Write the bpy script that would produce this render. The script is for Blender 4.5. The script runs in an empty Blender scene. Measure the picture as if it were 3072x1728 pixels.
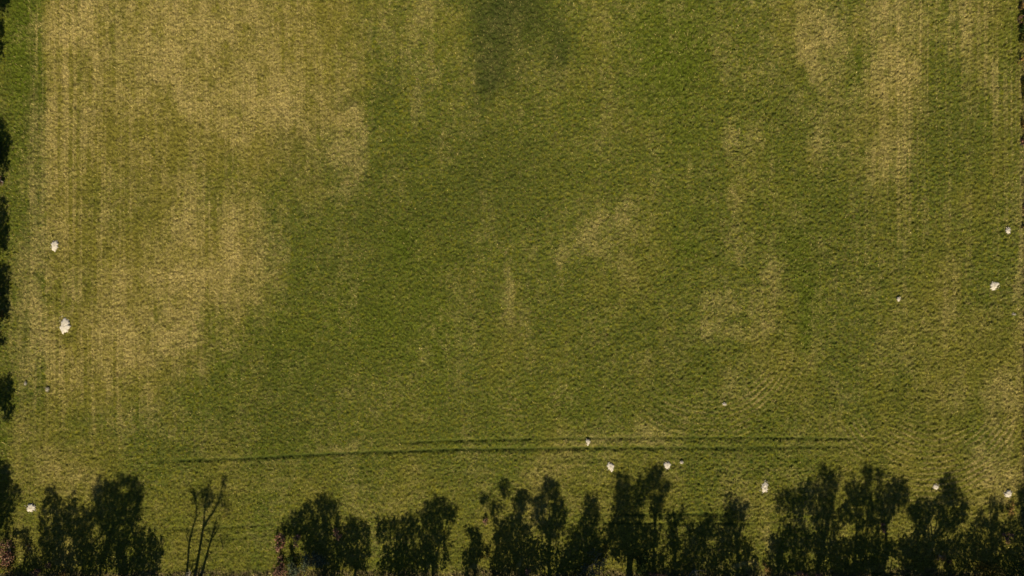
import bpy, math, random
import numpy as np
from mathutils import Vector

# ------------------------------------------------------------------ camera, sky, sun, exposure
sc = bpy.context.scene
PX = 0.03125            # metres of ground per photo pixel (3072 wide)
ALT = 64.0
cam_d = bpy.data.cameras.new("camera"); cam = bpy.data.objects.new("camera", cam_d)
sc.collection.objects.link(cam); sc.camera = cam
cam.location = (0, 0, ALT + 0.35); cam.rotation_euler = (0, 0, 0)
cam_d.lens = 24.0; cam_d.sensor_width = 36.0; cam_d.clip_end = 3000; cam_d.clip_start = 0.5

EL = 40.0
TE = math.tan(math.radians(EL))
w = bpy.data.worlds.new("World"); sc.world = w; w.use_nodes = True
nt = w.node_tree; bg = nt.nodes["Background"]
sky = nt.nodes.new("ShaderNodeTexSky"); sky.sky_type = 'NISHITA'; sky.sun_disc = False
sky.ozone_density = 5.0; sky.dust_density = 0.2; sky.sun_elevation = math.radians(EL); sky.sun_rotation = math.radians(180)
nt.links.new(sky.outputs[0], bg.inputs[0]); bg.inputs[1].default_value = 0.05
sun_d = bpy.data.lights.new("sun", 'SUN'); sun = bpy.data.objects.new("sun", sun_d)
sc.collection.objects.link(sun); sun_d.energy = 5.0; sun_d.angle = math.radians(0.8)
sun_d.color = (1.0, 0.92, 0.68)
sun.rotation_euler = (math.radians(90 - EL), 0, 0)
sc.view_settings.view_transform = 'Standard'; sc.view_settings.look = 'None'
sc.view_settings.exposure = -0.07; sc.view_settings.gamma = 1.0
sc.view_settings.use_curve_mapping = False

rng = np.random.default_rng(7)
random.seed(5)
COL = sc.collection

# ------------------------------------------------------------------ helpers
def wx(px): return (px - 1536.0) * PX
def wy(py): return (864.0 - py) * PX

def tag(o, label=None, cat=None, group=None, kind=None):
    if label: o['label'] = label
    if cat: o['category'] = cat
    if group: o['group'] = group
    if kind: o['kind'] = kind
    return o

def mesh_obj(name, verts, faces_flat, nper, mat, parent=None, smooth=False, attrs=None):
    """verts (N,3) array; faces_flat flat index array; nper = loops per face (int)"""
    me = bpy.data.meshes.new(name)
    verts = np.ascontiguousarray(verts, dtype=np.float32)
    fl = np.ascontiguousarray(faces_flat, dtype=np.int32).ravel()
    nf = len(fl) // nper
    me.vertices.add(len(verts)); me.vertices.foreach_set('co', verts.ravel())
    me.loops.add(len(fl)); me.loops.foreach_set('vertex_index', fl)
    me.polygons.add(nf)
    me.polygons.foreach_set('loop_start', np.arange(0, nf * nper, nper, dtype=np.int32))
    if smooth: me.polygons.foreach_set('use_smooth', np.ones(nf, dtype=bool))
    if attrs:
        for an, av in attrs.items():
            a = me.attributes.new(an, 'FLOAT', 'POINT')
            a.data.foreach_set('value', np.ascontiguousarray(av, dtype=np.float32))
    me.update(calc_edges=True)
    me.materials.append(mat)
    o = bpy.data.objects.new(name, me); COL.objects.link(o)
    if parent is not None: o.parent = parent
    return o

def empty(name, loc):
    o = bpy.data.objects.new(name, None); COL.objects.link(o); o.location = loc
    o.empty_display_size = 0.3
    return o

# lattice value noise -------------------------------------------------
_lat = {}
def vnoise(x, y, sx, sy, seed):
    if seed not in _lat: _lat[seed] = np.random.default_rng(seed + 1000).random((256, 256)).astype(np.float32)
    L = _lat[seed]
    u = x / sx + 37.3 * (seed % 11); v = y / sy + 11.7 * (seed % 7)
    iu = np.floor(u).astype(np.int64); iv = np.floor(v).astype(np.int64)
    fu = u - iu; fv = v - iv
    fu = fu * fu * (3 - 2 * fu); fv = fv * fv * (3 - 2 * fv)
    a = L[iu & 255, iv & 255]; b = L[(iu + 1) & 255, iv & 255]
    c = L[iu & 255, (iv + 1) & 255]; d = L[(iu + 1) & 255, (iv + 1) & 255]
    return (a * (1 - fu) + b * fu) * (1 - fv) + (c * (1 - fu) + d * fu) * fv
def fbm(x, y, sx, sy, seed, octs=3):
    r = 0; amp = 1.0; tot = 0
    for k in range(octs):
        r = r + amp * vnoise(x, y, sx / 2 ** k, sy / 2 ** k, seed + k * 17); tot += amp; amp *= 0.55
    return r / tot
def sstep(a, b, t):      # also runs downward when a > b
    t = np.clip((t - a) / (b - a), 0, 1); return t * t * (3 - 2 * t)

# ------------------------------------------------------------------ where dry, lush and sparse grass grows (field map, metres)
K = 1.1925
STRAW = [(150,150,60,180,.6),(220,120,28,170,.6),(140,350,40,150,.45),(440,60,70,160,.65),(450,200,80,110,.6),
 (580,80,60,150,.5),(560,230,110,120,.35),(650,60,60,120,.5),(310,160,70,160,.35),(700,230,100,80,.4),(740,300,120,80,.45),
 (885,350,36,110,.85),(820,430,60,80,.35),(1060,130,28,150,.45),(600,560,60,80,.35),(620,650,70,100,.5),(600,780,80,60,.3),
 (440,760,55,120,1.1),(460,850,60,60,1.2),(150,260,18,160,.5),(480,560,60,140,.5),(470,680,100,80,.4),(130,600,50,150,.6),(120,750,60,150,.6),
 (80,850,40,150,.4),(280,500,80,200,.3),(300,800,100,100,.4),(360,880,120,60,.35),(450,930,80,50,.4),(200,950,100,60,.35),
 (64,700,9,300,.6),(2060,130,55,50,.75),(2050,80,90,60,.35),(2250,60,60,150,.55),(2250,250,50,150,.45),(2055,320,24,70,.55),
 (1830,360,25,40,.55),(1850,520,16,90,.6),(1900,340,30,30,.3),(2250,390,55,40,.4),(2490,170,20,60,.65),(2400,60,50,80,.4),
 (1580,540,25,50,.5),(1490,595,55,40,.6),(1410,650,15,40,.55),(1570,680,20,40,.35),(1275,750,17,60,.55),(1315,820,25,45,.3),
 (1940,715,40,45,.6),(1830,765,60,30,.55),(1920,820,25,40,.55),(1850,840,60,22,.45),(1780,850,45,28,.35),(1860,950,45,50,.35),
 (1870,1000,36,28,.5),(1740,1010,60,26,.3),(1410,1000,26,28,.5),(1540,1111,120,9,.7),(1640,1080,36,36,.45),
 (2380,750,34,70,.4),(2250,700,16,120,.3),(2500,1000,45,70,.5),(2515,1180,50,70,1.0),(2480,1150,30,60,.5),(2562,850,10,330,.6),(2400,1000,60,50,.25),
 (880,1127,60,10,.6),(300,1080,150,50,.3),(130,1200,26,50,.55),(210,1230,50,26,.45),(1450,1180,90,50,.25),(1350,1230,60,60,.25),
 (820,745,22,120,.2),(1190,900,25,80,.15),(1140,920,30,60,.15),(1850,1290,40,60,.35),(1930,1340,10,60,.4),(1240,1442,110,9,.7),
 (1600,1442,60,9,.9),(1860,1445,60,7,.8),(2670,1442,40,12,.9),(2030,1200,140,20,.2),(1700,60,20,80,.2)]
LUSH = [(1030,620,45,55,.8),(1000,780,150,120,.5),(700,850,200,110,.4),(1700,80,150,100,.55),(1650,200,90,80,.55),(1720,170,60,220,.4),
 (1730,620,22,50,.8),(2036,760,26,60,.9),(2036,830,28,30,.7),(2010,640,60,60,.5),(2000,470,80,120,.3),(570,912,18,12,.8),
 (700,1110,100,26,.55),(2000,1190,36,36,.5),(48,180,45,230,.9),(48,50,50,60,.6),(24,550,16,120,.5),(15,1100,28,60,.8),
 (2390,1060,100,60,.3),(1090,880,60,60,.3),(280,110,30,60,.35),(205,130,12,150,.35),(2160,160,30,50,.5),(1400,1010,200,60,.2),
 (620,1340,120,80,.3),(2540,60,30,120,.5)]
DARK = [(1270,25,90,55,.8),(1230,130,45,80,.7),(1405,140,28,60,.8),(1215,215,28,40,.6),(1330,90,80,80,.45),(1260,190,70,70,.4),
 (860,255,26,18,.5),(735,350,36,60,.3),(1150,500,220,200,.22),(850,560,160,160,.28),(600,1100,220,80,.22),(960,200,40,60,.25),
 (1800,560,60,120,.2),(2380,330,90,80,.22),(720,960,120,100,.25),(75,430,25,260,.25),(1620,900,120,120,.2),(1250,450,150,120,.18),
 (1660,1040,30,20,.3),(1990,260,60,100,.15),(2100,560,140,200,.12)]
# wheel ruts (photo pixels in world-fixed metres): polylines
RUTS = [([(430,1388),(700,1378),(1000,1362),(1400,1349),(1800,1345),(2200,1345),(2600,1341)],.17,1.0),
        ([(1100,1333),(1400,1322),(1700,1316),(2200,1314),(2700,1318)],.14,.8),
        ([(430,1594),(560,1590),(700,1582),(860,1572)],.16,.8),([(480,1616),(640,1622),(760,1612),(850,1604)],.14,.6),
        ([(1690,1545),(1900,1546),(2300,1541)],.15,1.0),([(1690,1570),(2000,1573),(2330,1571)],.14,.9),
        ([(85,600),(84,800),(74,1000),(66,1250)],.12,.55),([(70,640),(66,900),(60,1200)],.12,.45)]
def rut_mask(x, y):
    m = np.zeros_like(x)
    for pts, wd, s in RUTS:
        for a, b in zip(pts[:-1], pts[1:]):
            ax, ay, bx, by = wx(a[0]), wy(a[1]), wx(b[0]), wy(b[1])
            dx, dy = bx - ax, by - ay; L2 = dx * dx + dy * dy
            t = np.clip(((x - ax) * dx + (y - ay) * dy) / L2, 0, 1)
            d = np.hypot(x - ax - t * dx, y - ay - t * dy)
            e = min(pts[0][0], pts[-1][0]); f2 = max(pts[0][0], pts[-1][0]); px = x / PX + 1536
            fade = 1.0 if f2 - e < 100 else sstep(e, e + 160, px) * (1 - sstep(f2 - 160, f2, px))
            m = np.maximum(m, s * fade * np.exp(-(d / wd) ** 2))
    return m * (.5 + .5 * sstep(.20, .60, fbm(x, y, 1.2, 0.3, 91, 3))) * .9

def veg(x, y):
    """returns straw, lush, dark weights, ruts, furrow pattern"""
    u = (x / PX + 1536) / K; v = (864 - y / PX) / K
    wu = u + (fbm(x, y, 2.4, 5.0, 3) - .5) * 60 + (fbm(x, y, .7, 1.2, 33) - .5) * 26
    wv = v + (fbm(x, y, 3.0, 4.0, 5) - .5) * 100 + (fbm(x, y, .8, 1.2, 35) - .5) * 36
    def acc(lst, soft):
        m = np.zeros_like(x)
        for cx, cy, rx, ry, s in lst:
            q = ((wu - cx) / (rx * 1.1)) ** 2 + ((wv - cy) / (ry * 1.15)) ** 2
            m = m + s * np.exp(-q ** soft)
        return m
    straw = acc(STRAW, 1.5); lush = .75 * acc(LUSH, 1.1); dark = acc(DARK, 1.2)
    straw = 1.05 * (1 - np.exp(-straw * 1.1))
    edge = np.interp(wv, [0, 300, 450, 800, 950, 1100, 1250], [960, 900, 720, 670, 560, 420, 300])
    left = 1 - sstep(-150, 90, wu - edge)
    left = left * (1 - 0.6 * sstep(930, 1100, wv)) * sstep(70, 115, u)
    right = sstep(1750, 2050, u) * (1 - .5 * sstep(900, 1100, wv))
    straw = straw + 0.14 * left + 0.10 * right + 0.10 * (1 - sstep(0, 420, v)) * sstep(100, 200, u)
    # medium scale mottling and long seed-drill streaks
    mot = fbm(x, y, 2.2, 3.4, 21, 5) - .5
    straw = straw * (.62 + .70 * sstep(.34, .62, fbm(x, y, 1.1, 1.9, 23, 4)))
    streak = vnoise(x, y, .17, 4.0, 41) * .6 + vnoise(x, y, .36, 10.0, 42) * .4 - .5
    streakh = vnoise(x, y, 7.0, .30, 43) - .5
    low = sstep(-14.0, -16.5, y)
    straw = straw * .70 + mot * (0.60 + .35 * left) + streak * (.42 * left + .24 + .12 * right) * (1 - low) + streakh * .22 * low
    # drilled rows 0.125 m apart
    row = np.sin(2 * math.pi * x / .25) * (1 - low) + np.sin(2 * math.pi * y / .22) * low
    # turning arcs in the lower right
    for (cx, cy, r0, r1, am) in ((2120, 1000, 200, 330, .55), (2790, 1150, 110, 350, .8), (1560, 1060, 90, 200, .35)):
        d = np.hypot(x - wx(cx), y - wy(cy)) / PX
        band = np.exp(-(((d - (r0 + r1) / 2) / ((r1 - r0) / 2)) ** 4)) * sstep(wy(cy) - 2, wy(cy) - 5, y)
        straw = straw + band * am * np.sin(d * 2 * math.pi / 17.0 + 2 * vnoise(x, y, 2, 2, 55)) * vnoise(x, y, 1.6, 1.6, 57)
    lush = lush + (fbm(x, y, 1.3, 1.9, 61) - .5) * .5
    dark = dark + (fbm(x, y, .9, 1.1, 71) - .5) * .45
    verge = np.maximum(sstep(-26.45, -26.95, y + (fbm(x, y, 1.2, 1.2, 81) - .5) * .9), sstep(47.75, 48.15, x + (fbm(x, y, .8, .8, 83) - .5) * .5))
    verge = np.maximum(verge, sstep(-48.2, -49.0, x))
    # long straight drill lines, clearest down the left and right of the field
    sides = sstep(520, 120, u) * sstep(1180, 980, v) * sstep(55, 95, u) + .8 * sstep(2130, 2260, u) * sstep(900, 400, v)
    dl = sstep(.50, .82, vnoise(x, y, .13, 26.0, 47)) + .7 * sstep(.5, .8, vnoise(x, y, .30, 40.0, 48)) - .45
    straw = straw + sides * dl * .42 * (.5 + fbm(x, y, .5, 2.5, 49, 2))
    straw = straw + (fbm(x, y, .26, .34, 27, 2) - .5) * (.50 + .25 * left)
    straw = straw * (1 + (.16 + .16 * left) * row * (.3 + 1.4 * vnoise(x, y, 1.5, 3.0, 45)))
    gold = .85 * left * sstep(90, 130, u) + .55 * (1 - sstep(700, 1050, wu)) * (1 - sstep(250, 500, wv)) * sstep(90, 130, u)
    gold = gold + .50 * sstep(2180, 2480, wu) * sstep(560, 900, wv) + .26 * sstep(1090, 1230, wv) + .35 * right * (1 - sstep(300, 700, wv)) + .35 * sstep(1050, 900, wu) * sstep(1500, 1250, wu) * 0
    gold = gold + (fbm(x, y, 4.5, 8.0, 95, 4) - .5) * 1.5 - .5 * lush - .5 * dark
    gold = np.clip(gold, 0, 1)
    verge = verge * sstep(-36.0, -33.5, y + (fbm(x, y, 3, 3, 85) - .5) * 2) * sstep(-60, -57, x) * sstep(56, 53, x) 
    return np.clip(straw * (1 - .5 * np.clip(dark, 0, 1)), 0, 1.1), np.clip(lush, 0, 1), np.clip(.85 * dark, 0, 1), rut_mask(x, y), row, verge, gold

# ------------------------------------------------------------------ materials
def new_mat(name):
    m = bpy.data.materials.new(name); m.use_nodes = True
    n = m.node_tree.nodes; l = m.node_tree.links
    b = n['Principled BSDF']; b.inputs['Specular IOR Level'].default_value = 0.04
    b.inputs['Roughness'].default_value = 0.9
    return m, n, l, b
def N_attr(n, name):
    a = n.new('ShaderNodeAttribute'); a.attribute_name = name; return a.outputs['Fac']
def N_mix(n, l, fac, a, b, mode='MIX'):
    m = n.new('ShaderNodeMix'); m.data_type = 'RGBA'; m.blend_type = mode
    for sock, v in ((m.inputs[0], fac), (m.inputs[6], a), (m.inputs[7], b)):
        if isinstance(v, bpy.types.NodeSocket): l.new(v, sock)
        elif isinstance(v, tuple): sock.default_value = (*v, 1)
        else: sock.default_value = v
    return m.outputs[2]
def N_math(n, l, op, a, b=0.0, clamp=False):
    m = n.new('ShaderNodeMath'); m.operation = op; m.use_clamp = clamp
    for sock, v in ((m.inputs[0], a), (m.inputs[1], b)):
        if isinstance(v, bpy.types.NodeSocket): l.new(v, sock)
        else: sock.default_value = v
    return m.outputs[0]
def N_noise(n, l, scale, detail=4, vec=None, rough=.6):
    t = n.new('ShaderNodeTexNoise'); t.inputs['Scale'].default_value = scale
    t.inputs['Detail'].default_value = detail; t.inputs['Roughness'].default_value = rough
    if vec is not None: l.new(vec, t.inputs['Vector'])
    return t.outputs['Fac']

C_GREEN = (0.066, 0.090, 0.012)
C_GREEN2 = (0.180, 0.188, 0.028)
C_LUSH = (0.105, 0.138, 0.010)
C_DARK = (0.054, 0.070, 0.013)
C_STRAW = (0.530, 0.400, 0.150)
C_SOIL = (0.075, 0.052, 0.026)
C_VERGE = (0.320, 0.220, 0.110)

def grass_color(n, l, gain):
    geo = n.new('ShaderNodeNewGeometry').outputs['Position']
    g = N_mix(n, l, N_noise(n, l, 5.0, 5, geo), C_GREEN, C_GREEN2)
    def band(sc_, lo, gain_, dt=3):     # patches of sward that differ in hue
        return N_math(n, l, 'MULTIPLY', N_math(n, l, 'SUBTRACT', N_noise(n, l, sc_, dt, geo, .7), lo), gain_, True)
    g = N_mix(n, l, band(3.1, .50, 5.0), g, (0.235, 0.215, 0.012))
    g = N_mix(n, l, band(2.3, .54, 5.0), g, (0.050, 0.085, 0.014))
    g = N_mix(n, l, band(4.3, .56, 6.0), g, (0.200, 0.140, 0.062))
    g = N_mix(n, l, N_math(n, l, 'MULTIPLY', N_attr(n, 'gold'), .75), g, (0.250, 0.205, 0.035))
    g = N_mix(n, l, N_attr(n, 'lush'), g, C_LUSH)
    g = N_mix(n, l, N_attr(n, 'dark'), g, C_DARK)
    return geo, g

# ground sheet material
MG, n, l, b = new_mat("field_ground")
geo, g = grass_color(n, l, 1)
sp = N_noise(n, l, 9.0, 4, geo, .7)
fac = N_math(n, l, 'MULTIPLY', N_attr(n, 'straw'), N_math(n, l, 'ADD', N_math(n, l, 'MULTIPLY', sp, 2.2), -.45, True), True)
g = N_mix(n, l, fac, g, C_STRAW)
soil = N_math(n, l, 'MULTIPLY', N_math(n, l, 'GREATER_THAN', N_noise(n, l, 12.0, 3, geo, .75), .56), .55)
g = N_mix(n, l, soil, g, C_SOIL)
tone = N_math(n, l, 'ADD', N_math(n, l, 'MULTIPLY', N_noise(n, l, 7.0, 5, geo, .8), 3.1), -.50)
vm = n.new('ShaderNodeVectorMath'); vm.operation = 'SCALE'; l.new(g, vm.inputs[0]); l.new(tone, vm.inputs['Scale']); g = vm.outputs[0]
g = N_mix(n, l, N_attr(n, 'rut'), g, C_DARK)
vg = N_mix(n, l, N_noise(n, l, 1.6, 6, geo, .7), (0.05, 0.05, 0.02), C_VERGE)
g = N_mix(n, l, N_attr(n, 'verge'), g, vg)
l.new(g, b.inputs['Base Color'])
bp = n.new('ShaderNodeBump'); bp.inputs['Strength'].default_value = 1.0; bp.inputs['Distance'].default_value = .10
l.new(N_noise(n, l, 8.0, 5, geo, .75), bp.inputs['Height']); l.new(bp.outputs[0], b.inputs['Normal'])

# grass blades material
MB, n, l, b = new_mat("grass_blades")
geo, g = grass_color(n, l, 1)
rnd = N_attr(n, 'rnd')
g = N_mix(n, l, N_attr(n, 'dry'), g, C_STRAW)
var = N_math(n, l, 'ADD', N_math(n, l, 'MULTIPLY', rnd, 1.8), .22)
vm = n.new('ShaderNodeVectorMath'); vm.operation = 'SCALE'; l.new(g, vm.inputs[0]); l.new(var, vm.inputs['Scale'])
l.new(vm.outputs[0], b.inputs['Base Color'])

def leaf_mat(name, c1, c2, c3=None):
    m, n, l, b = new_mat(name)
    r = N_attr(n, 'rnd')
    g = N_mix(n, l, r, c1, c2)
    if c3: g = N_mix(n, l, N_math(n, l, 'GREATER_THAN', r, .82), g, c3)
    l.new(g, b.inputs['Base Color']); b.inputs['Roughness'].default_value = .6
    return m
M_LEAF = leaf_mat("leaves_green", (0.030, 0.050, 0.012), (0.075, 0.100, 0.025))
M_LEAFY = leaf_mat("leaves_yellowing", (0.070, 0.080, 0.018), (0.170, 0.140, 0.030), (0.25, .15, .03))
M_GREY = leaf_mat("leaves_grey_green", (0.060, 0.080, 0.045), (0.140, 0.155, 0.090))
M_RED = leaf_mat("leaves_russet", (0.270, 0.110, 0.075), (0.430, 0.260, 0.170), (0.10, .12, .03))
M_ORG = leaf_mat("leaves_orange", (0.30, 0.16, 0.05), (0.50, 0.32, 0.10), (0.09, .10, .02))
def bark(name, c1, c2):
    m, n, l, b = new_mat(name)
    geo = n.new('ShaderNodeNewGeometry').outputs['Position']
    l.new(N_mix(n, l, N_noise(n, l, 6.0, 5, geo), c1, c2), b.inputs['Base Color'])
    return m
M_BARK = bark("bark", (0.05, .04, .03), (.13, .11, .085))
M_TWIG = bark("dead_wood", (0.28, .23, .17), (.50, .43, .34))
def sandmat(name, c1, c2):
    m, n, l, b = new_mat(name)
    geo = n.new('ShaderNodeNewGeometry').outputs['Position']
    l.new(N_mix(n, l, N_noise(n, l, 14.0, 5, geo, .7), c1, c2), b.inputs['Base Color'])
    bp = n.new('ShaderNodeBump'); bp.inputs['Strength'].default_value = .8; bp.inputs['Distance'].default_value = .04
    l.new(N_noise(n, l, 22.0, 5, geo, .75), bp.inputs['Height']); l.new(bp.outputs[0], b.inputs['Normal'])
    return m
M_SAND = sandmat("pale_sand", (.62, .52, .41), (.95, .84, .70))
M_SAND2 = sandmat("greyish_sand", (.32, .28, .20), (.56, .49, .38))

# ------------------------------------------------------------------ ground: one sheet, fine inside the view, coarse to the horizon
def axis(a, b, step):
    inner = np.arange(a, b + step / 2, step)
    outs = np.array([1, 2.5, 5, 9, 16, 30, 55, 100, 180, 320, 600, 1100.])
    return np.concatenate([(a - outs)[::-1], inner, b + outs])
gx = axis(-52, 52, .08); gy = axis(-30.5, 29.5, .08)
X, Y = np.meshgrid(gx, gy, indexing='ij'); X = X.astype(np.float64); Y = Y.astype(np.float64)
def relief(x, y, rut):
    rgt = .5 + .6 * sstep(-12, 25, x)
    a = .8                      # lodged grass leans on a slant
    xr = x * math.cos(a) + y * math.sin(a); yr = -x * math.sin(a) + y * math.cos(a)
    h = rgt * (.045 * vnoise(xr, yr, .40, .22, 101) + .12 * vnoise(xr * .9 + y * .3, yr, .19, .13, 105)) + .13 * vnoise(x, y, .16, .15, 107)
    return h + .05 * vnoise(xr, yr, 1.1, .6, 111) - .12 * rut + .25 * fbm(x, y, 9, 9, 109, 2)
xf, yf = X.ravel(), Y.ravel()
st, lu, dk, ru, row, ve, go = veg(xf, yf)
Z = relief(xf, yf, ru)
nx, ny = len(gx), len(gy)
idx = np.arange(nx * ny).reshape(nx, ny)
quads = np.stack([idx[:-1, :-1], idx[1:, :-1], idx[1:, 1:], idx[:-1, 1:]], -1).reshape(-1, 4)
ground = mesh_obj("field", np.stack([xf, yf, Z], 1), quads, 4, MG, smooth=True,
                  attrs=dict(straw=st, gold=go, lush=lu, dark=dk, rut=np.clip(ru, 0, 1), verge=ve))
tag(ground, "large mown hay field seen from straight above, green with straw coloured patches", kind='structure')

def zg(x, y):
    x = np.atleast_1d(np.asarray(x, float)); y = np.atleast_1d(np.asarray(y, float))
    return relief(x, y, rut_mask(x, y))

# ------------------------------------------------------------------ grass blades (nobody could count them: one object)
NB = 1100000
bx = rng.uniform(-51, 51, NB); by = rng.uniform(-30.5, 29.5, NB)
s_, l_, d_, r_, row_, v_, g_ = veg(bx, by)
keep = rng.random(NB) < (1 - .65 * np.clip(r_, 0, 1)) * (.62 + .38 * (row_ > -.2))
bx, by, s_, l_, d_, r_, v_, g_ = [a[keep] for a in (bx, by, s_, l_, d_, r_, v_, g_)]
nb = len(bx); bz = relief(bx, by, r_)
ang = rng.uniform(0, 2 * math.pi, nb)
lean = rng.uniform(.2, 1.0, nb)
ln = rng.uniform(.08, .20, nb) * (1 + .5 * l_ + .8 * v_) * (1 - .5 * np.clip(r_, 0, 1))
hw = rng.uniform(.010, .028, nb) * (1 + .6 * v_)
# drift direction of lodged grass
dirx = np.cos(ang) * .8 - .25; diry = np.sin(ang) * .8 + .35
px_, py_ = -np.sin(ang), np.cos(ang)
base = np.stack([bx, by, bz - .02], 1)
tip = base + np.stack([dirx * ln * lean, diry * ln * lean, ln * np.sqrt(np.clip(1.1 - lean ** 2, .12, 1))], 1)
side = np.stack([px_ * hw, py_ * hw, np.zeros(nb)], 1)
V = np.stack([base - side, base + side, tip], 1).reshape(-1, 3)
rn = np.clip(.5 * rng.random(nb) + 1.0 * (vnoise(bx, by, .17, .15, 301) - .5) + .25, 0, 1)
dry = np.where(rng.random(nb) < np.clip(s_ * .95 + .05, 0, 1), .55 + .45 * rng.random(nb), .08 * rng.random(nb))
r3 = lambda a: np.repeat(a, 3)
gr = mesh_obj("grass", V, np.arange(nb * 3), 3, MB,
              attrs=dict(rnd=r3(rn), dry=r3(dry), gold=r3(g_), lush=r3(l_), dark=r3(np.clip(d_ + .5 * v_, 0, 1))))
tag(gr, "short green and straw coloured grass blades covering the field", "grass", kind='stuff')

# ------------------------------------------------------------------ tubes and leaves
def tube(pts, radii, sides=6):
    pts = np.asarray(pts, float); V = []; F = []
    for i, p in enumerate(pts):
        d = pts[min(i + 1, len(pts) - 1)] - pts[max(i - 1, 0)]
        d = d / (np.linalg.norm(d) + 1e-9)
        a = np.cross(d, [0.31, .9, .2]); a /= np.linalg.norm(a) + 1e-9; b2 = np.cross(d, a)
        for k in range(sides):
            t = 2 * math.pi * k / sides
            V.append(p + radii[i] * (a * math.cos(t) + b2 * math.sin(t)))
    for i in range(len(pts) - 1):
        for k in range(sides):
            k2 = (k + 1) % sides
            F.append((i * sides + k, i * sides + k2, (i + 1) * sides + k2, (i + 1) * sides + k))
    return np.array(V), np.array(F)
def join(parts):
    Vs, Fs, o = [], [], 0
    for v, f in parts: Vs.append(v); Fs.append(f + o); o += len(v)
    return np.concatenate(Vs), np.concatenate(Fs)
def limb(p0, p1, r0, r1, bend=.12, n=6):
    p0 = np.array(p0, float); p1 = np.array(p1, float); L = np.linalg.norm(p1 - p0)
    off = rng.normal(0, bend * L * .5, 3); off[2] = abs(off[2]) * .3
    ts = np.linspace(0, 1, n)
    pts = [p0 + (p1 - p0) * t + off * math.sin(math.pi * t) * .6 + rng.normal(0, .012 * L, 3) * (0 < t < 1) for t in ts]
    return tube(pts, [r0 + (r1 - r0) * t for t in ts], 6)
def leaves(P, size):
    """kite-shaped leaf faces at points P, random attitude"""
    n = len(P)
    a = rng.normal(size=(n, 3)); a /= np.linalg.norm(a, axis=1)[:, None]
    c = rng.normal(size=(n, 3)); c -= (c * a).sum(1)[:, None] * a; c /= np.linalg.norm(c, axis=1)[:, None]
    s = (size * rng.uniform(.45, 1.4, n))[:, None]
    V = np.stack([P - a * s, P + c * s * .45, P + a * s, P - c * s * .45], 1).reshape(-1, 3)
    return V, np.arange(4 * n), np.repeat(rng.random(n), 4)

def in_poly(px, py, poly):
    ins = np.zeros(len(px), bool); j = len(poly) - 1
    for i in range(len(poly)):
        xi, yi = poly[i]; xj, yj = poly[j]
        cond = ((yi > py) != (yj > py)) & (px < (xj - xi) * (py - yi) / (yj - yi + 1e-12) + xi)
        ins ^= cond; j = i
    return ins

SC_ = {'A': (0, 1350, 3.8333), 'B': (500, 1350, 3.68), 'C': (1100, 1350, 3.68), 'D': (1700, 1350, 3.68), 'E': (2300, 1350, 3.337),
       'F': (0, 0, 2.07), 'G': (0, 700, 2.07)}
def conv(key, pts):
    ox, oy, s = SC_[key]
    return [(wx(ox + p[0] / s), wy(oy + p[1] / s)) for p in pts]

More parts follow.
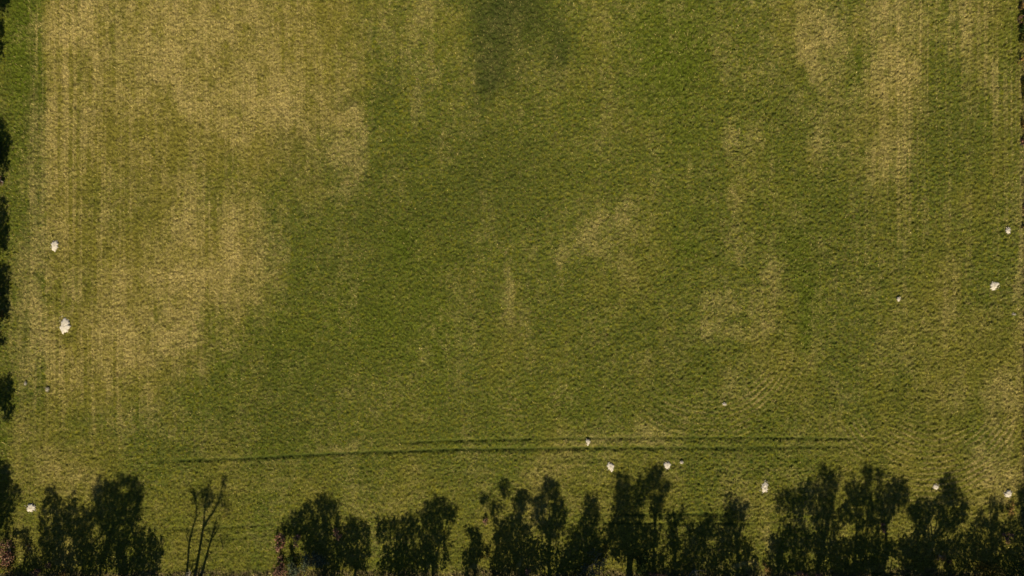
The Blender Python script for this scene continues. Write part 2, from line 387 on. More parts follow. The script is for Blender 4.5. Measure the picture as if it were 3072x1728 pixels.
def tree(key, polys, holes, label, yb=None, dens=1.0, mat=None, size=.13, stems=None, blobs=(), group=None, trunk_r=.17, bxo=0, side='low'):
    """A tree whose height field is laid out by the length of its shadow: a leaf at (x, y, z) darkens the ground at y + z/tan(el)."""
    ox, oy, s = SC_[key]
    W = [conv(key, p) for p in polys]
    allp = np.array([q for p in W for q in p] + [conv(key, [(b_[0], b_[1])])[0] for b_ in blobs])
    ylo = allp[:, 1].min()
    if yb is None: yb = min(-29.2, ylo - 1.6) if side == 'low' else ylo - 1.9
    low = allp[allp[:, 1] < ylo + .45 * (allp[:, 1].max() - ylo)]
    bx0 = float(low[:, 0].mean()) + bxo
    root = empty("tree", (bx0, yb, float(zg(bx0, yb)[0])))
    tag(root, label, "tree", group)
    S = []
    H = [(*conv(key, [(h[0], h[1])])[0], h[2] * PX * 1 / s, h[3] * PX / s, (h[4] if len(h) > 4 else 1.0)) for h in holes]
    for p in W:
        pa = np.array(p); x0, y0 = pa.min(0); x1, y1 = pa.max(0)
        n_ = int((x1 - x0) * (y1 - y0) * 270 * dens)
        qx = rng.uniform(x0, x1, n_); qy = rng.uniform(y0, y1, n_)
        wob = .34
        ok = in_poly(qx + (fbm(qx, qy, .5, .8, 201) - .5) * wob * 2 + (vnoise(qx, qy, .16, .22, 211) - .5) * .7, qy + (fbm(qx, qy, .5, .9, 203) - .5) * wob * 2.4 + (vnoise(qx, qy, .13, .3, 213) - .5) * 1.3, p)
        ok &= rng.random(n_) < .32 + 1.2 * sstep(.26, .48, fbm(qx, qy, .4, .9, 205, 3))
        S.append(np.stack([qx[ok], qy[ok]], 1))
    for b_ in blobs:
        cx, cy = conv(key, [(b_[0], b_[1])])[0]; rx, ry = b_[2] * PX / s, b_[3] * PX / s
        n_ = int(math.pi * rx * ry * 210 * b_[4])
        r = np.sqrt(rng.random(n_)) * rng.uniform(.7, 1.15, n_); t = rng.uniform(0, 2 * math.pi, n_)
        S.append(np.stack([cx + rx * r * np.cos(t), cy + ry * r * np.sin(t)], 1))
    S = np.concatenate(S)
    for hx, hy, hr, hs, st_ in H:
        q = ((S[:, 0] - hx) / (hr + .05)) ** 2 + ((S[:, 1] - hy) / (hs + .05)) ** 2
        S = S[~((q < 1 + .3 * rng.normal(size=len(S))) & (rng.random(len(S)) < st_))]
    S = S + rng.normal(0, .09, S.shape) * (1 + (rng.random((len(S), 1)) < .12) * 1.6)
    wdt = np.clip((allp[:, 0].max() - allp[:, 0].min()) * .45, .8, 2.4)
    # depth varies by clump so that the crown is a volume with lumps, not a sheet
    cl = fbm(S[:, 0] + 50, S[:, 1], .9, .9, 207, 2) - .5
    d = np.clip(cl * 2.8, -1, 1) * wdt + rng.normal(0, .35, len(S))
    y = yb + d; z = (S[:, 1] - y) * TE
    if side == 'low':       # keep the crown over its own verge
        lim = -27.35 * (ALT - np.maximum(z, 0)) / ALT
        over = y > lim; y = np.where(over, -28.3 - .8 * rng.random(len(S)), y); z = (S[:, 1] - y) * TE
    ok = z > .5
    P = np.stack([S[:, 0], y, z], 1)[ok] - np.array(root.location)
    V, F, rr = leaves(P, size)
    mesh_obj("crown", V, F, 4, mat or M_LEAF, root, attrs=dict(rnd=rr))
    # trunk and limbs reach into the crown
    parts = []
    if stems:
        for pts, w0, w1 in stems:
            q = conv(key, pts); n_ = len(q)
            pp = [(a[0] - root.location.x, 0.06 * rng.normal() , (a[1] - yb) * TE) for a in q]
            ww = [(w0 + (w1 - w0) * i / (n_ - 1)) * PX / s * .5 for i in range(n_)]
            parts.append(tube(pp, ww, 7))
            for j in range(16 if w0 > 20 else 6):      # fine side twigs fanning upward
                i0 = rng.integers(n_ // 2, n_); a = np.array(pp[i0]); b0 = np.array(pp[max(i0 - 1, 0)]); a = b0 + (a - b0) * rng.random()
                tw = rng.uniform(.35, 1.1) * (.6 if i0 == n_ - 1 else 1); sx = rng.choice([-1, 1]) * rng.uniform(.25, .75)
                q2 = a + np.array([sx * tw, rng.normal(0, .25), tw * .8]); parts.append(limb(a, q2, .035, .012, .1))
                for m_ in range(2):
                    q3 = a + (q2 - a) * rng.uniform(.3, .8); parts.append(limb(q3, q3 + np.array([rng.normal(0, .25), 0, rng.uniform(.2, .6)]), .02, .008, .1))
    else:
        top = P[:, 2].max(); cz = np.percentile(P[:, 2], 20)
        fork = (0.1, 0, max(1.2, cz * .8))
        parts.append(limb((0, 0, -.3), fork, trunk_r, trunk_r * .75, .06))
        nl = 7
        for k in range(nl):
            q = P[rng.integers(len(P))]
            if q[2] < fork[2]: q = P[np.argsort(P[:, 2])[-rng.integers(1, max(2, len(P) // 3))]]
            parts.append(limb(fork, q, trunk_r * .55, .02))
            mid = (np.array(fork) + q) / 2
            parts.append(limb(mid, mid + rng.normal(0, 1, 3) * np.array([.8, .5, .7]) + (0, 0, .6), .05, .012))
    v, f = join(parts)
    mesh_obj("trunk", v, f, 4, M_BARK, root, smooth=True)
    return root

GLOW = "trees along the lower edge of the field"
GLEFT = "trees along the left edge of the field"
# --- lower row, left to right
tree('A', [[(-60,60),(60,90),(90,140),(110,260),(110,330),(190,340),(235,430),(210,500),(150,490),(140,560),(150,700),(110,760),(100,860),(60,950),(-60,1050)]],
     [(90,400,30,60,.6)], "tree in the lower left corner casting a tall shadow beside the left image edge", group=GLOW, bxo=-1.0)
tree('A', [[(120,900),(340,870),(330,1000),(420,1180),(500,1200),(620,1270),(740,1300),(760,1449),(0,1449),(30,1330),(250,1300),(230,1010)]],
     [(140,1150,130,150,.93),(340,1120,30,60,.7),(720,1400,30,50,.8),(560,1320,20,30,.9)], "low bushy tree at the lower left whose shade falls over russet undergrowth", group=GLOW, dens=.9)
tree('A', [[(590,370),(650,420),(660,520),(740,560),(750,640),(800,640),(800,490),(850,480),(850,600),(900,640),(900,900),(880,1200),(880,1449),(780,1449),(740,1300),(620,1270),(500,1200),(420,1180),(440,1040),(440,800),(500,600),(520,500)]],
     [(575,750,25,80,.95),(780,1040,60,80,.8),(460,1150,30,60,.9)], "tree casting the narrow pointed shadow left of the tall square topped shadow", group=GLOW)
tree('A', [[(890,620),(1000,660),(1080,620),(1070,480),(1100,350),(1150,240),(1200,340),(1340,340),(1380,290),(1560,270),(1640,330),(1650,430),(1610,560),(1610,800),(1500,830),(1480,1000),(1350,1300),(1160,1310),(1130,1449),(900,1449),(870,1200),(880,900)]],
     [(1410,430,50,38,.95),(1100,890,50,70,.95),(1220,990,30,40,.7),(890,1320,35,60,.9),(1380,840,25,30,.9),(1190,770,30,25,.5),(1040,1000,40,30,.5),(1310,1220,40,80,.6)],
     "tree casting the tall square topped shadow with a small sunlit gap near its top", group=GLOW)
tree('A', [[(1500,820),(1530,920),(1640,880),(1700,960),(1780,920),(1870,1030),(1850,1200),(1840,1300),(1780,1449),(1370,1449),(1330,1300),(1380,1100),(1450,950)]],
     [(1490,1110,60,70,.9),(1500,980,50,30,.6)], "short tree casting the lowest shadow left of the bare slender stems", group=GLOW)
tree('B', [[(250,1391),(250,1250),(300,1180),(340,1260),(420,1300),(400,1391)]], [],
     "slender tree with several bare stems and thin foliage casting a wispy shadow", group=GLOW, yb=-29.3, dens=.5, size=.09,
     stems=[([(200,1620),(215,1420),(222,1300),(240,1050),(265,920),(320,750),(320,560),(275,430)],34,8),
            ([(240,1620),(300,1420),(330,1280),(375,1000),(400,830),(415,650),(430,500),(470,380)],42,8),
            ([(400,850),(440,780),(500,710),(560,600),(600,440),(628,300)],30,8),
            ([(260,1620),(350,1450),(390,1340),(440,1150),(490,960),(530,820)],40,12),([(500,1000),(550,910)],18,6),
            ([(320,600),(290,520),(270,480)],12,5),([(430,560),(380,500),(350,470)],12,5),([(420,650),(500,560),(500,430)],12,5),([(570,560),(660,500)],12,5)],
     blobs=[(430,500,85,120,.85),(300,520,40,90,.6),(640,580,75,130,.55),(635,320,24,70,.9),(620,980,80,80,.35),(280,430,35,50,.4),(440,430,50,70,.4)])
tree('B', [[(1700,430),(1750,480),(1830,490),(1890,560),(1915,700),(1900,830),(1850,900),(1900,1000),(1870,1200),(1870,1391),(1640,1391),(1680,1200),(1700,1110),(1480,1090),(1520,940),(1340,890),(1290,850),(1300,810),(1360,760),(1390,660),(1480,600),(1580,570),(1620,540),(1650,480)]],
     [(1545,720,45,80,.6),(1830,760,22,60,.9),(1640,640,18,70,.9),(1560,900,60,14,.4)], "dome shaped tree casting a pointed shadow above the grey green shrub", group=GLOW)
tree('B', [[(1880,880),(1960,800),(2010,790),(2030,680),(2080,690),(2090,770),(2200,770),(2220,850),(2245,1000),(2240,1150),(2200,1280),(2080,1320),(1990,1250),(1870,1260),(1870,1000)]],
     [(2130,1030,30,60,.7),(1880,900,40,30,.9)], "round topped tree casting the shadow just right of the russet shrub tuft", group=GLOW)
tree('C', [[(110,730),(320,720),(330,680),(360,790),(430,730),(480,700),(550,720),(550,900),(540,1391),(490,1391),(450,1330),(240,1330),(150,1260),(190,1100),(170,1040),(110,1030)]],
     [(200,990,50,35,.95),(275,1140,25,30,.8),(460,1020,20,50,.7)], "flat topped tree casting a low blocky shadow left of the stepped shadow", group=GLOW)
tree('C', [[(540,720),(550,660),(610,590),(690,570),(760,540),(800,450),(830,500),(870,500),(880,590),(960,610),(1000,680),(980,760),(900,770),(870,830),(900,900),(910,1100),(880,1150),(870,1240),(760,1260),(690,1300),(640,1391),(600,1391),(610,1300),(530,1280)]],
     [(555,990,35,50,.95),(815,1080,25,70,.95),(860,790,30,50,.9),(670,880,25,30,.8),(700,1320,30,60,.95),(500,1200,20,50,.4)], "tree casting the stepped shadow with the twin pointed tip", group=GLOW)
tree('C', [[(1110,830),(1180,800),(1260,850),(1290,1000),(1300,1150),(1230,1230),(1220,1340),(1090,1391),(1060,1250),(1070,1080),(1140,1050),(1130,900)]], [],
     "small tree casting a low narrow shadow right of the sunlit grass gap", group=GLOW)
tree('C', [[(1420,820),(1530,730),(1620,620),(1640,430),(1700,370),(1730,420),(1750,540),(1700,680),(1760,760),(1820,860),(1820,960),(1960,1000),(2040,1090),(2030,1200),(1900,1290),(1780,1391),(1370,1391),(1360,1250),(1370,1100),(1400,950)]],
     [(1470,680,50,40,.6),(1900,1180,40,40,.6)], "broad tree with airy side branches casting the large dark shadow near the middle", group=GLOW,
     blobs=[(1300,510,48,72,.8),(1390,600,16,110,1.0),(1525,370,70,105,.85),(1450,570,90,75,.5),(1420,720,30,60,.8),(1380,440,20,50,.4)])
tree('C', [[(1950,240),(2030,240),(2060,340),(2130,400),(2130,460),(2080,490),(2160,520),(2210,620),(2190,800),(2100,830),(2060,930),(1930,960),(1920,850),(1860,780),(1840,620),(1790,480),(1750,560),(1750,440),(1930,400)]],
     [(2000,640,42,62,1),(2020,530,55,20,.95),(1900,900,30,50,.8),(1960,900,20,50,.8)], "tall tree casting the shadow with a knob top and an oval sunlit hole", group=GLOW, trunk_r=.2)
tree('D', [[(180,560),(250,420),(290,480),(350,450),(360,560),(360,720),(330,830),(380,880),(400,1000),(440,1150),(350,1200),(200,1240),(190,1391),(-80,1391),(-30,1200),(0,1000),(60,860),(150,800),(180,700)]],
     [(90,760,60,25,.8),(40,900,30,60,.7)], "tree with a two pronged shadow beneath the white mound right of centre", group=GLOW)
tree('D', [[(530,290),(560,210),(640,210),(660,280),(720,330),(700,380),(770,420),(780,560),(840,700),(860,800),(850,900),(800,950),(750,1100),(720,1200),(700,1391),(670,1391),(680,1250),(640,1100),(500,1160),(440,1050),(480,830),(520,750),(520,560),(510,450),(530,400)]],
     [(710,770,14,50,.8),(500,1030,50,30,.7),(560,980,40,40,.5)], "tall tree casting a straight trunk shadow and a forked top between two white mounds", group=GLOW, trunk_r=.28)
tree('D', [[(770,420),(790,300),(810,230),(850,250),(870,350),(880,190),(950,180),(990,120),(1050,160),(1080,280),(1150,380),(1150,450),(1060,470),(1060,590),(1080,700),(980,720),(920,620),(900,500),(850,600),(780,560)],[(820,790),(1060,820),(1050,900),(950,960),(920,1040),(820,950)]],
     [(985,435,58,30,1),(905,560,28,60,.9)], "tall tree casting the highest shadow with a hooked top near the paired white mounds", group=GLOW)
tree('D', [[(1110,690),(1220,670),(1240,580),(1290,570),(1310,690),(1250,760),(1230,900),(1270,1000),(1200,1150),(1130,1100),(1110,900)]], [],
     "narrow upright tree casting a slim shadow between two broad ones", group=GLOW)
tree('D', [[(1300,760),(1490,760),(1520,660),(1590,620),(1650,700),(1700,850),(1760,900),(1720,1391),(760,1391),(780,1250),(900,1120),(1100,1150),(1280,1080)]],
     [(1600,980,70,45,.9),(840,1100,60,120,.8),(1240,1130,30,60,.6),(1090,1060,60,40,.6)], "wide tree casting the long low bank of shade right of centre", group=GLOW)
tree('D', [[(1700,840),(1740,640),(1760,460),(1770,400),(1800,440),(1820,500),(1850,460),(1900,490),(1900,590),(1950,590),(1980,540),(2020,600),(2010,680),(1970,700),(1960,840),(1850,900),(1730,890)]],
     [(1860,800,30,60,.7),(1930,800,20,50,.7)], "tree casting the three fingered shadow left of the largest white mound", group=GLOW)
tree('D', [[(1740,880),(1850,900),(2010,930),(2060,1050),(2110,1150),(2120,1300),(2120,1391),(1700,1391)]],
     [(1780,1180,30,50,.6),(2015,1190,30,40,.9)], "rounded tree with a low dark shadow directly left of the sunlit gap", group=GLOW)
tree('E', [[(80,500),(120,380),(160,340),(200,350),(290,390),(300,480),(340,370),(330,600),(340,780),(280,1000),(230,1261),(0,1261),(0,1100),(40,850),(180,800),(200,560),(80,560)]],
     [(250,640,50,80,.6),(300,715,50,20,.7),(205,1000,25,60,.9),(60,1050,20,60,.5),(130,1200,30,50,.7)], "tree casting the rounded shadow just right of the sunlit gap and largest mound", group=GLOW)
tree('E', [[(340,370),(400,290),(420,260),(530,250),(540,330),(590,220),(660,180),(700,140),(750,200),(740,320),(700,340),(660,400),(690,500),(670,620),(750,720),(700,850),(700,1000),(650,1100),(560,1261),(240,1261),(280,1000),(340,780),(330,600)],[(520,100),(545,85),(580,130),(595,230),(550,230)]],
     [(465,320,25,30,.9),(405,650,50,100,.9),(460,760,40,30,.9),(440,1050,36,90,.9),(600,1080,30,50,.8),(560,700,60,20,.5),(360,1240,40,40,.8)], "large tree casting the tall ragged shadow with a thin spire on top", group=GLOW, trunk_r=.22)
tree('E', [[(960,180),(1000,90),(1060,110),(1080,180),(1060,260),(1050,400),(1070,560),(1060,780),(1000,780),(940,700),(900,600),(890,690),(760,690),(700,600),(740,510),(820,470),(810,330),(870,240),(950,340),(1000,270)]],
     [(975,600,20,50,.95),(880,560,20,30,.6),(930,330,20,40,.5)], "tall tree casting the shadow with the round knob on a narrow neck", group=GLOW)
tree('E', [[(1080,180),(1150,150),(1210,190),(1150,260),(1120,400),(1200,350),(1240,250),(1330,250),(1400,300),(1430,420),(1400,520),(1250,580),(1180,690),(1120,780),(1060,780),(1070,560),(1090,400),(1100,260)]],
     [(1090,580,16,40,.9),(1170,320,20,30,.8)], "tree casting the square shouldered shadow right of the round knobbed shadow", group=GLOW)
tree('E', [[(700,850),(870,830),(1000,780),(1150,800),(1200,870),(1340,870),(1290,1000),(1180,990),(1100,1200),(960,1261),(640,1261),(650,1100),(700,1000)]],
     [(840,780,100,30,.9),(880,1060,60,70,.8),(780,900,60,50,.5),(1150,930,30,40,.6)], "low spreading tree filling the dappled shade under the round knobbed shadow", group=GLOW)
tree('E', [[(1400,580),(1460,500),(1540,470),(1590,420),(1660,430),(1730,350),(1730,270),(1780,190),(1850,190),(1880,260),(1910,380),(1980,400),(2010,500),(2030,660),(1930,700),(1880,780),(1770,760),(1680,620),(1600,650),(1590,790),(1500,800),(1470,640),(1400,600)]],
     [(1915,545,12,15,.9),(1820,300,40,60,.3),(1460,700,12,80,.8)], "tree casting the cone shaped shadow beside the small round pale mound", group=GLOW)
tree('E', [[(1320,880),(1400,780),(1480,800),(1600,760),(1800,850),(1900,1261),(1380,1261),(1350,1100),(1290,1000)]],
     [(1740,1090,42,85,.95),(1590,700,30,60,.5),(1440,1060,14,20,.9)], "bushy tree casting deep shade around a narrow beige sunlit streak", group=GLOW)
tree('E', [[(1780,850),(2000,760),(2150,680),(2350,700),(2500,620),(2640,600),(2640,1300),(1830,1261),(1760,1050)]],
     [(2410,890,45,55,.9),(1960,730,70,60,.7),(1850,840,30,30,.7),(2120,1110,60,40,.5)], "large tree in the lower right corner casting a broad soft shadow", group=GLOW, dens=.75)
tree('E', [[(2240,480),(2300,440),(2380,470),(2390,540),(2330,610),(2280,630),(2230,560)]], [],
     "small headed tree casting a round shadow just left of the right corner mound", group=GLOW, yb=-29.8, blobs=[(2150,590,45,35,.8)])
tree('E', [[(2500,310),(2560,320),(2660,300),(2660,700),(2560,620),(2530,450)]], [],
     "tree beyond the right corner mound with its shadow cut by the image edge", group=GLOW, yb=-29.8)
tree('C', [[(2040,830),(2120,880),(2230,830),(2300,780),(2350,850),(2360,1100),(2300,1250),(2250,1391),(1900,1391),(1960,1250),(2050,1180),(2030,1050),(1960,980),(2000,900)]],
     [(2150,960,40,60,.8),(1990,1270,40,50,.8),(2140,1290,60,40,.7),(2060,1010,20,40,.7)], "thin foliaged tree filling the shade between the knob topped and two pronged shadows", group=GLOW, dens=.4)
tree('D', [[(350,760),(520,720),(700,760),(740,830),(1110,820),(1140,960),(1100,1130),(1000,1180),(760,1120),(560,1100),(440,1150),(360,1000)]],
     [(420,790,40,30,.8),(860,860,60,20,.5),(860,1050,50,60,.8),(560,1000,50,40,.7),(1070,930,30,60,.8)], "thin foliaged tree filling the shade behind the straight trunk shadow", group=GLOW, dens=.4)
tree('E', [[(650,900),(900,860),(1100,880),(1400,860),(1700,880),(1800,1261),(1420,1261),(1340,1150),(1200,1180),(900,1261),(600,1261)]],
     [(880,1060,60,60,.8),(1250,1090,70,50,.9),(1740,1090,42,85,.95),(1440,1060,16,24,.9)], "thin foliaged tree filling the deep shade left of the narrow sunlit streak", group=GLOW, dens=.45)
# --- left row, bottom to top
L = [('G', [(-220,1390),(40,1420),(55,1600),(-220,1700)], "lowest tree of the left edge with a small corner shadow"),
     ('G', [(10,880),(40,840),(75,880),(80,950),(70,1040),(85,1090),(60,1140),(30,1120),(20,1050),(-200,1040),(-200,900)], "left edge tree casting the long drooping shadow below the bare verge"),
     ('G', [(-160,590),(30,610),(35,640),(-20,690),(-160,700)], "small left edge tree casting a stubby shadow above the bare verge"),
     ('G', [(-200,150),(50,150),(60,190),(70,260),(50,340),(65,420),(60,490),(30,500),(20,520),(-200,500)], "left edge tree casting the longest shadow level with the white mounds"),
     ('F', [(-200,1200),(40,1210),(45,1300),(50,1400),(48,1470),(40,1540),(-200,1560)], "left edge tree casting a straight sided shadow at mid height"),
     ('F', [(-200,690),(20,715),(25,780),(60,830),(65,900),(50,980),(30,1020),(-200,1040)], "left edge tree casting the bulging shadow in the upper half"),
     ('F', [(-200,70),(20,100),(15,200),(20,330),(-200,340)], "left edge tree casting a thin shadow near the top"),
     ('F', [(-200,-120),(60,-100),(60,0),(50,30),(-200,50)], "topmost tree of the left edge in the upper left corner")]
for k_, p_, lb in L:
    tree(k_, [p_], [], lb, group=GLEFT, side='left', bxo=-.6)

# ------------------------------------------------------------------ shrubs and weeds seen from above
def shrub(px, py, rx, ry, h, mat, label, name="shrub", size=.09, n=900, twigs=6, twig_mat=None, cat="shrub"):
    x, y = wx(px), wy(py); z0 = float(zg(x, y)[0])
    root = empty(name, (x, y, z0)); tag(root, label, cat)
    rx *= PX; ry *= PX
    nc = max(5, int(rx * ry * 14))
    C_ = np.stack([rng.normal(0, .48, nc) * rx, rng.normal(0, .48, nc) * ry, np.zeros(nc)], 1)
    C_[:, 2] = h * (.35 + .65 * rng.random(nc)) * np.clip(1 - .5 * ((C_[:, 0] / rx) ** 2 + (C_[:, 1] / ry) ** 2), .15, 1)
    wgt = rng.integers(0, nc, n)
    P = C_[wgt] + rng.normal(0, 1, (n, 3)) * np.array([.20 * min(rx, 1.2), .20 * min(ry, 1.2), .13 * h + .04])
    P[:, 2] = np.clip(P[:, 2], .05, None)
    V, F, rr = leaves(P, size)
    mesh_obj("foliage", V, F, 4, mat, root, attrs=dict(rnd=rr))
    parts = []
    for k in range(twigs):
        q = C_[rng.integers(nc)] * np.array([1.15, 1.15, 1.1]) + (0, 0, .08)
        parts.append(limb((rng.normal() * .08, rng.normal() * .08, -.05), q, .035, .008, .15))
    v, f = join(parts)
    mesh_obj("stem", v, f, 4, twig_mat or M_BARK, root, smooth=True)
    return root
def B_(k, x, y): ox, oy, s = SC_[k]; return ox + x / s, oy + y / s
SH = [('B',1640,1180,42,26,1.3,M_GREY,"pale grey green shrub in tree shade at the lower edge",1600,M_TWIG),
 ('B',1430,1290,22,34,1.0,M_GREY,"small grey shrub with pale twigs beside the russet shrub",700,M_TWIG),
 ('B',1260,1010,17,26,.8,M_RED,"upper russet shrub in the grass left of the dome shadow",600,None),
 ('B',1265,1290,20,36,.9,M_RED,"lower russet shrub touching the bottom edge of the field",800,None),
 ('B',1425,1010,14,18,.6,M_RED,"russet weed clump on the edge of the dome shadow",300,None),
 ('B',1880,905,13,18,.6,M_RED,"bright russet tuft between the dome shadow and the round shadow",300,None),
 ('B',1370,1190,18,16,.8,M_LEAF,"dark green bush between the russet shrub and the grey green shrub",500,None),
 ('A',110,1150,24,42,1.1,M_RED,"large russet bush in the lower left corner",1300,M_TWIG),
 ('A',80,1330,24,26,.9,M_LEAFY,"yellow green bush below the large russet bush in the corner",700,None),
 ('A',330,1140,10,26,.6,M_LEAFY,"thin yellowish weed clump right of the large russet bush",300,M_TWIG),
 ('A',565,1320,8,14,.5,M_RED,"tiny russet weed in the deep shade at the lower left",130,None),
 ('A',730,1405,13,16,.6,M_ORG,"orange brown weed clump at the very bottom left of the square shadow",260,None),
 ('A',420,1410,16,12,.6,M_RED,"dull russet weed by the bottom edge under the lower left trees",240,None),
 ('C',1315,790,9,12,.5,M_RED,"single pinkish weed tip above the shade near the middle",160,None),
 ('C',1780,1320,9,13,.5,M_RED,"tiny pinkish weed in shade at the bottom near the middle",140,None),
 ('C',1330,1170,14,20,.6,M_LEAFY,"bright green weed clump left of the large dark shadow",350,None),
 ('D',300,1270,36,34,1.3,M_GREY,"open greyish shrub with bare forked twigs at the bottom edge",1100,M_TWIG),
 ('D',820,1240,24,32,1.2,M_LEAF,"dark leafy bush right of the straight trunk shadow",900,None),
 ('D',440,1110,13,16,.7,M_LEAFY,"small yellow green bush above the open greyish shrub",300,None),
 ('D',1400,1350,14,14,.9,M_GREY,"sparse shrub with a pale dead branch at the bottom edge",220,M_TWIG),
 ('D',1000,1370,22,10,.5,M_RED,"low russet weeds along the bottom edge right of the trunk shadow",380,None),
 ('D',2200,1320,18,16,.6,M_ORG,"brownish weed clump at the bottom of the sunlit gap",300,None),
 ('E',330,1225,20,14,.6,M_RED,"reddish weed clump at the bottom below the ragged spired shadow",380,None),
 ('E',510,1245,14,8,.5,M_RED,"small magenta tinged weed at the bottom edge near the ragged shadow",180,None),
 ('E',1065,1225,14,14,.8,M_LEAF,"green bush left of the orange dry patch at the bottom",350,None),
 ('E',1160,770,12,12,.5,M_RED,"reddish weed in dappled shade left of the cone shaped shadow",200,None),
 ('E',1745,1060,10,20,.6,M_ORG,"beige dry weeds standing in the narrow sunlit streak",260,M_TWIG),
 ('E',1825,1110,7,10,.4,M_ORG,"tiny beige weed just right of the narrow sunlit streak",110,None),
 ('E',2410,890,13,16,.5,M_RED,"salmon coloured weed clump lit in the lower right shade",260,None),
 ('E',2170,1170,46,26,1.5,M_LEAFY,"broad leafy bush at the bottom right corner",1500,None),
 ('E',2480,1190,34,24,1.5,M_LEAF,"dark leafy bush at the far bottom right corner",1000,None),
 ('E',2440,600,14,18,.5,M_ORG,"orange brown weeds below the mound in the right corner",260,None),
 ('F',-4,960,15,26,1.6,M_LEAF,"green bush peeking in at the left edge in the upper half",900,None),
 ('F',8,1130,10,16,.9,M_RED,"reddish scrub with a pale dead branch on the left edge",400,M_TWIG),
 ('G',14,510,12,14,.7,M_LEAFY,"yellowish bush on the left edge below the longest left shadow",350,None),
 ('G',2,380,12,30,1.2,M_LEAF,"dark bush on the left edge level with the white mounds",500,None)]
for k_, x, y, rx, ry, h, m, lb, n_, tw in SH:
    px, py = B_(k_, x, y)
    shrub(px, py, rx, ry, h, m, lb, n=n_, twig_mat=tw, twigs=9 if tw else 5, size=.085 if n_ > 500 else .07,
          name="weed_clump" if 'weed' in lb else ("bush" if 'bush' in lb else "shrub"), cat="weeds" if 'weed' in lb else ("bush" if 'bush' in lb else "shrub"))
# hedge along the right edge: one bush after another
RH = [(3072,8,M_LEAF,"dark green bush in the upper right corner",16,24,1.4),
      (3074,70,M_LEAF,"dark green bush second from the top on the right edge",15,26,1.4),
      (3058,22,M_ORG,"orange leaved bush fringe in the upper right corner",4,9,.6),
      (3058,58,M_RED,"russet leaved tuft on the upper right edge beside dark bushes",4,12,.5),
      (3070,118,M_LEAFY,"olive bush on the right edge below the dark pair",12,18,1.0),
      (3060,178,M_ORG,"orange bush on the right edge near the top quarter",5,9,.6),
      (3070,280,M_LEAFY,"olive bush on the right edge above the yellow one",8,30,.7),
      (3068,380,M_ORG,"long yellow orange bush on the right edge in the upper half",7,16,.7),
      (3066,434,M_RED,"russet bush on the right edge just below the yellow orange one",6,12,.6),
      (3070,620,M_RED,"small red leaved weed on the right edge above the yellow weed",4,6,.4),
      (3069,682,M_ORG,"bright yellow weed on the right edge near the ringed mound",6,3,.3)]
for px, py, m, lb, rx, ry, h in RH:
    t = "weed" in lb or "tuft" in lb
    shrub(px, py, rx, ry, h, m, lb, n=max(120, int(rx * ry * 3.2)), size=.08, name="weed_clump" if t else "bush", cat="weeds" if t else "bush", twigs=4)

# ------------------------------------------------------------------ pale sandy mounds thrown up in the grass
def mound(px, py, w_, h_, label, mat=None, ring=False, hgt=.16, name="sand_mound", tail=None):
    x, y = wx(px), wy(py); z0 = float(zg(x, y)[0])
    rx, ry = w_ * PX * .53, h_ * PX * .53
    seg, rings = 56, 9
    ph = rng.uniform(0, 6.28, 6)
    V = [(0, 0, hgt * (1 if not ring else .35))]; F = []
    for i in range(1, rings + 1):
        t = i / rings
        for k in range(seg):
            a = 2 * math.pi * k / seg
            lob = 1 + .10 * math.sin(2 * a + ph[0]) + .09 * math.sin(3 * a + ph[1]) + .11 * math.sin(7 * a + ph[2]) + .08 * math.sin(13 * a + ph[3])
            lob += rng.normal(0, .05) * t
            if tail and abs(math.atan2(math.sin(a - tail), math.cos(a - tail))) < .35: lob += .55 * t
            r = t * (lob if t > .3 else 1)
            prof = (1 - t ** 2.4)
            if ring: prof = math.exp(-((t - .42) / .2) ** 2) * .9 + .3 * (1 - t)
            z = hgt * prof + rng.normal(0, .012) * (1 - t * .5) - .10 * (t == 1)
            V.append((rx * r * math.cos(a), ry * r * math.sin(a), z + .07))
    for k in range(seg): F.append((0, 1 + k, 1 + (k + 1) % seg))
    V = np.array(V); tri = list(F)
    for i in range(rings - 1):
        for k in range(seg):
            a0 = 1 + i * seg + k; a1 = 1 + i * seg + (k + 1) % seg; b0 = a0 + seg; b1 = a1 + seg
            tri += [(a0, b0, b1), (a0, b1, a1)]
    Vs = [V]; off = len(V)
    # loose clods thrown around the heap
    for c in range(int(16 + 14 * rx)):
        a = rng.uniform(0, 6.28); d = rng.uniform(.8, 1.45); r = rng.uniform(.015, .05)
        c0 = np.array([rx * d * math.cos(a), ry * d * math.sin(a), .07])
        q = np.array([(1, 0, 0), (0, 1, 0), (-1, 0, 0), (0, -1, 0), (0, 0, 1), (0, 0, -1)]) * r * rng.uniform(.6, 1.4, (6, 1)) + c0
        Vs.append(q)
        for f in ((0,1,4),(1,2,4),(2,3,4),(3,0,4),(1,0,5),(2,1,5),(3,2,5),(0,3,5)): tri.append(tuple(off + j for j in f))
        off += 6
    o = mesh_obj(name, np.concatenate(Vs), np.array(tri), 3, mat or M_SAND, smooth=True)
    o.location = (x, y, z0 + .03)
    tag(o, label, "mound")
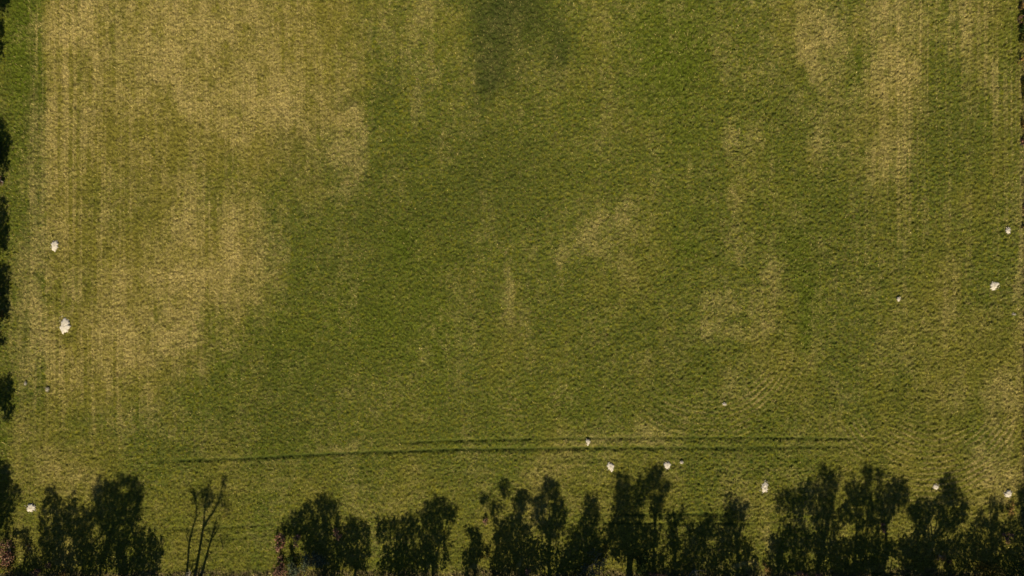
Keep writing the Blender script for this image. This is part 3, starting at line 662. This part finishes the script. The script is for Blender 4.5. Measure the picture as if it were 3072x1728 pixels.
MO = [(164,735,20,22,"white sandy mound with a short tail, upper of the two on the left side",None,False,-1.9),
 (195,977,29,40,"largest ragged white sandy mound on the left side of the field",None,False,None),
 (140,1168,10,12,"faint small buff mound below the largest ragged left mound",M_SAND2,False,None),
 (76,1150,7,10,"tiny faded buff mound nearest the left edge in the lower half",M_SAND2,False,None),
 (93,1523,25,21,"pale sandy mound in the lower left beside the corner tree shadow",None,False,None),
 (1764,1325,11,14,"small white mound lying between the two dark wheel ruts",None,False,-1.6),
 (1832,1400,20,21,"white mound above the forked tree shadow, left of the paired mound",None,False,-1.2),
 (2002,1396,17,20,"compact white mound beside the tip of the hooked tree shadow",None,False,None),
 (2045,1387,9,6,"tiny buff fleck of sand right of the compact white mound",M_SAND,False,None),
 (2295,1463,22,30,"tall white mound with a round hollow next to the sunlit gap",None,True,None),
 (2808,1461,15,15,"small rounded pinkish white mound beside the cone shaped shadow",None,False,None),
 (3025,1482,20,18,"pale mound in the lower right corner near the edge",None,False,None),
 (2981,857,22,22,"bright white mound on the right side of the field",None,False,.5),
 (3022,692,13,15,"ringed pale mound with a dark hollow, upper right side",None,True,None),
 (2693,897,8,13,"tiny whitish mound in open grass left of the bright right mound",None,False,None),
 (3042,942,9,6,"tiny greyish mound below the bright right mound",M_SAND2,False,None),
 (2173,1212,9,8,"tiny buff mound near the turning arcs above the wheel ruts",M_SAND,False,None)]
for px, py, a, b2, lb, m, rg, tl in MO:
    mound(px, py, a, b2, lb, m, rg, hgt=.05 + .001 * max(a, b2), tail=tl)
# bare dead branches lying at the field edge
def branch(pts, label):
    pp = [(wx(px), wy(py)) for px, py in pts]
    z0 = float(zg(*pp[0])[0])
    root0 = np.array([pp[0][0], pp[0][1], 0])
    P3 = [(q[0] - root0[0], q[1] - root0[1], .25 + .12 * i) for i, q in enumerate(pp)]
    parts = [tube(P3, [.045 - .03 * i / (len(P3) - 1) for i in range(len(P3))], 6)]
    for k in range(4):
        a = np.array(P3[1 + k % (len(P3) - 1)])
        parts.append(limb(a, a + rng.normal(0, .35, 3) * (1, 1, .3) + (0, 0, .1), .02, .006))
    v, f = join(parts)
    o = mesh_obj("dead_branch", v, f, 4, M_TWIG, smooth=True); o.location = (root0[0], root0[1], z0)
    tag(o, label, "branch")
branch([(568,1727),(574,1718),(577,1710)], "thin pale dead branch at the foot of the bare slender stems")
branch([(1798,1700),(1806,1682),(1820,1664)], "forked pale dead branch rising from the open greyish shrub")
branch([(2090,1726),(2086,1716),(2080,1708)], "pale dead branch standing at the bottom edge right of centre")
branch([(-6,546),(6,545),(20,547)], "whitish dead branch poking in from the left edge")
